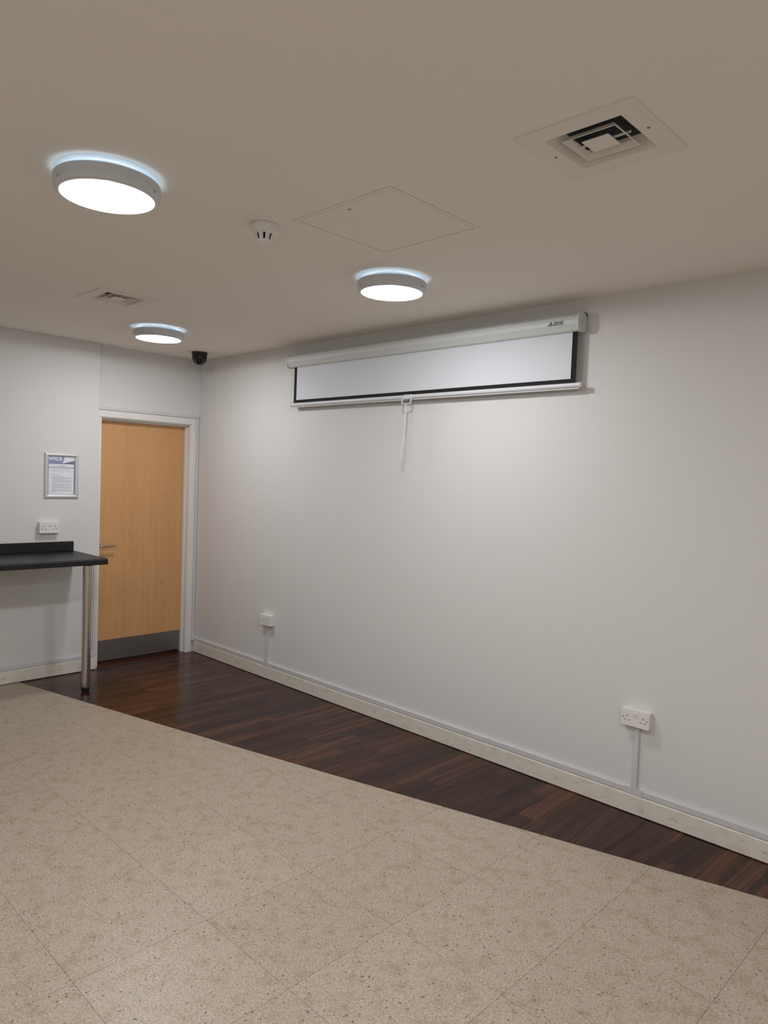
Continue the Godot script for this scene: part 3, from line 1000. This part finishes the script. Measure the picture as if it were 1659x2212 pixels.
func build_camera_dome() -> void:
	var t := thing("security_camera", "black dome security camera on the ceiling in the corner above the door", "camera", Vector3(0.392, H, 0.246))
	var st := mb()
	lathe(st, Vector3.ZERO, [Vector2(0.0, 0.0), Vector2(0.064, 0.0), Vector2(0.064, -0.008), Vector2(0.062, -0.016), Vector2(0.0, -0.016)], 56)
	obj("base_ring", st, M.black_ring, t)
	st = mb()
	var prof := [Vector2(0.0605, -0.016)]
	for k in 15:
		var a := PI / 2 * (k + 1) / 15.0
		prof.append(Vector2(0.0605 * pow(cos(a), 0.8), -0.03 - 0.072 * sin(a)))
	prof[-1] = Vector2(0.0, -0.102)
	lathe(st, Vector3.ZERO, prof, 56)
	obj("dome", st, M.black, t)
	# eye looking into the room
	var dir := Vector3(0.80, -0.32, 0.50).normalized()
	var y := dir
	var x := y.cross(Vector3.UP).normalized()
	var B := Basis(x, y, x.cross(y))
	st = mb()
	lathe(st, Vector3(0, -0.062, 0), [Vector2(0.028, 0.03), Vector2(0.028, 0.055), Vector2(0.025, 0.059), Vector2(0.019, 0.059), Vector2(0.017, 0.052), Vector2(0.0, 0.052)], 36, B)
	var eye := obj("eyeball", st, M.black_ring, t)
	st = mb()
	lathe(st, Vector3(0, -0.062, 0), [Vector2(0.0165, 0.0525), Vector2(0.012, 0.056), Vector2(0.0, 0.058)], 28, B)
	obj("lens", st, M.lens, eye)

# ------------------------------------------------------------------ notice and worktop
func build_notice() -> void:
	var zc := 1.198; var yc := 1.533
	var t := thing("notice_frame", "silver snap frame with a printed notice on the wall above the socket", "frame", Vector3(XL, yc, zc))
	var hw := 0.126; var hh := 0.17; var rw := 0.027
	# rails with a rounded section and mitred ends; local: a along, b across from outer to inner
	var sec := [Vector2(0.0, 0.0), Vector2(0.0, 0.008), Vector2(0.005, 0.0125), Vector2(0.012, 0.014), Vector2(0.019, 0.0125), Vector2(rw, 0.007), Vector2(rw, 0.0)]
	for s in [[Vector2(0, 1), hw, hh], [Vector2(0, -1), hw, hh], [Vector2(1, 0), hh, hw], [Vector2(-1, 0), hh, hw]]:
		var out: Vector2 = s[0]
		var along := Vector2(out.y, out.x)
		var st := mb()
		for i in sec.size() - 1:
			var p0: Vector2 = sec[i]; var p1: Vector2 = sec[i + 1]
			var P := func(q: Vector2, e: float) -> Vector3:
				var w: Vector2 = out * (s[2] - q.x) + along * e * (s[1] - q.x)
				return Vector3(q.y, w.y, w.x)
			var d := p1 - p0
			var nn := Vector2(-d.y, d.x)   # (outwards across, off the wall)
			quad(st, P.call(p0, -1.0), P.call(p0, 1.0), P.call(p1, 1.0), P.call(p1, -1.0), Vector3(d.x, out.y * d.y, out.x * d.y) if true else Vector3.ZERO)
		obj("rail", st, M.alu, t)
	var iw := hw - rw + 0.001; var ih := hh - rw + 0.001
	var st := mb()
	box(st, Vector3(0.0, -ih, -iw), Vector3(0.003, ih, iw))
	obj("backing", st, M.gloss_white, t)
	st = mb()
	quad_uv(st, Vector3(0.0034, -ih, iw), Vector3(0.0034, -ih, -iw), Vector3(0.0034, ih, -iw), Vector3(0.0034, ih, iw), Vector3.RIGHT, Vector2(0, 1), Vector2(1, 1), Vector2(1, 0), Vector2(0, 0))
	obj("printed_notice", st, M.poster, t)
	st = mb()
	box(st, Vector3(0.0045, -ih, -iw), Vector3(0.0055, ih, iw))
	obj("clear_cover", st, M.glazing, t)

func build_worktop() -> void:
	var z0 := 1.093; var z1 := 4.2; var xf := 0.64; var yt := 0.958
	var t := thing("worktop", "black speckled worktop on a chrome leg fixed along the white wall", "worktop", Vector3(XL, 0, z0))
	var d := xf - XL; var L := z1 - z0
	var st := mb()
	# post-formed front edge, free corner slightly clipped
	var prof := PackedVector2Array([Vector2(0.001, yt - 0.042), Vector2(d - 0.002, yt - 0.042), Vector2(d, yt - 0.038), Vector2(d, yt - 0.010), Vector2(d - 0.003, yt - 0.004), Vector2(d - 0.010, yt), Vector2(0.001, yt)])
	prism(st, prof, Vector3.ZERO, Vector3.RIGHT, Vector3.UP, Vector3.BACK, 0.0, L)
	obj("top", st, M.worktop, t)
	st = mb()
	box(st, Vector3(0.001, yt + 0.0005, 0.012), Vector3(0.021, yt + 0.075, L), 0.002)
	obj("upstand", st, M.worktop, t)
	for zc in [1.205 - z0, 3.9 - z0]:
		var c := Vector3(0.558 - XL, 0, zc)
		st = mb()
		lathe(st, c, [Vector2(0.0, 0.03), Vector2(0.0305, 0.03), Vector2(0.0305, yt - 0.049), Vector2(0.0, yt - 0.049)], 48)
		var leg := obj("leg", st, M.steel, t)
		st = mb()
		lathe(st, c, [Vector2(0.0, yt - 0.0425), Vector2(0.058, yt - 0.0425), Vector2(0.058, yt - 0.045), Vector2(0.040, yt - 0.052), Vector2(0.031, yt - 0.053)], 40)
		obj("flange", st, M.steel, leg)
		st = mb()
		lathe(st, c, [Vector2(0.0, 0.0015), Vector2(0.024, 0.0015), Vector2(0.0265, 0.005), Vector2(0.0265, 0.018), Vector2(0.0315, 0.02), Vector2(0.0315, 0.031), Vector2(0.0, 0.031)], 40)
		obj("foot", st, M.rubber, leg)

# ------------------------------------------------------------------ scene
func _ready() -> void:
	rng.seed = 77
	var cam := Camera3D.new()
	cam.name = "camera"
	cam.fov = rad_to_deg(2.0 * atan(1106.0 / 1542.474))
	cam.position = Vector3(5.5905, 1.6091, 3.3794)
	cam.rotation = Vector3(-0.047646, 0.770262, 0.037696)
	cam.near = 0.05
	add_child(cam)
	cam.current = true
	var we := WorldEnvironment.new()
	we.name = "environment"
	var env := Environment.new()
	env.background_mode = Environment.BG_COLOR
	env.background_color = Color(0, 0, 0)
	env.tonemap_mode = Environment.TONE_MAPPER_LINEAR
	env.tonemap_exposure = 1.0
	env.sdfgi_enabled = true
	env.ssao_enabled = true
	env.ssil_enabled = true
	we.environment = env
	add_child(we)

	make_materials()
	build_floor()
	build_shell()
	build_door()
	build_lamp("round ceiling lamp beside the smoke detector, away from the walls", Vector3(3.231, H, 2.315), 0.6)
	build_lamp("round ceiling lamp above the projector screen, next to the access hatch", Vector3(3.153, H, 0.871), 0.2)
	build_lamp("round ceiling lamp nearest the door and the security camera", Vector3(1.008, H, 0.938), 0.9)
	build_lamp("round ceiling lamp in the middle of the room behind the smoke detector", Vector3(3.20, H, 3.78), 0.1)
	build_lamp("round ceiling lamp between the middle lamp and the blank wall opposite the door", Vector3(5.40, H, 3.80), 0.7)
	build_lamp("round ceiling lamp past the air vent, level with the lamp by the smoke detector", Vector3(5.45, H, 2.36), 0.3)
	build_lamp("round ceiling lamp nearest the blank wall opposite the door", Vector3(6.60, H, 3.05), 0.3)
	build_vent("square ceiling air vent with four-sided louvres, away from the door corner", Vector3(4.570, H, 1.509))
	build_vent("square ceiling air vent near the lamp by the security camera", Vector3(1.600, H, 1.509))
	build_hatch()
	build_smoke_detector()
	build_camera_dome()
	build_screen()
	build_trunking()
	build_socket("white twin wall socket low on the wall near the door corner", Vector3(1.096, 0.466, 0.0), 0.0, 0.142, 0.082)
	build_socket("white twin wall socket low on the wall beyond the projector screen's lettered end", Vector3(4.105, 0.482, 0.0), 0.0)
	build_socket("white twin wall socket above the black worktop, under the notice", Vector3(XL, 1.144, 1.292), PI / 2, 0.148, 0.084)
	build_notice()
	build_worktop()
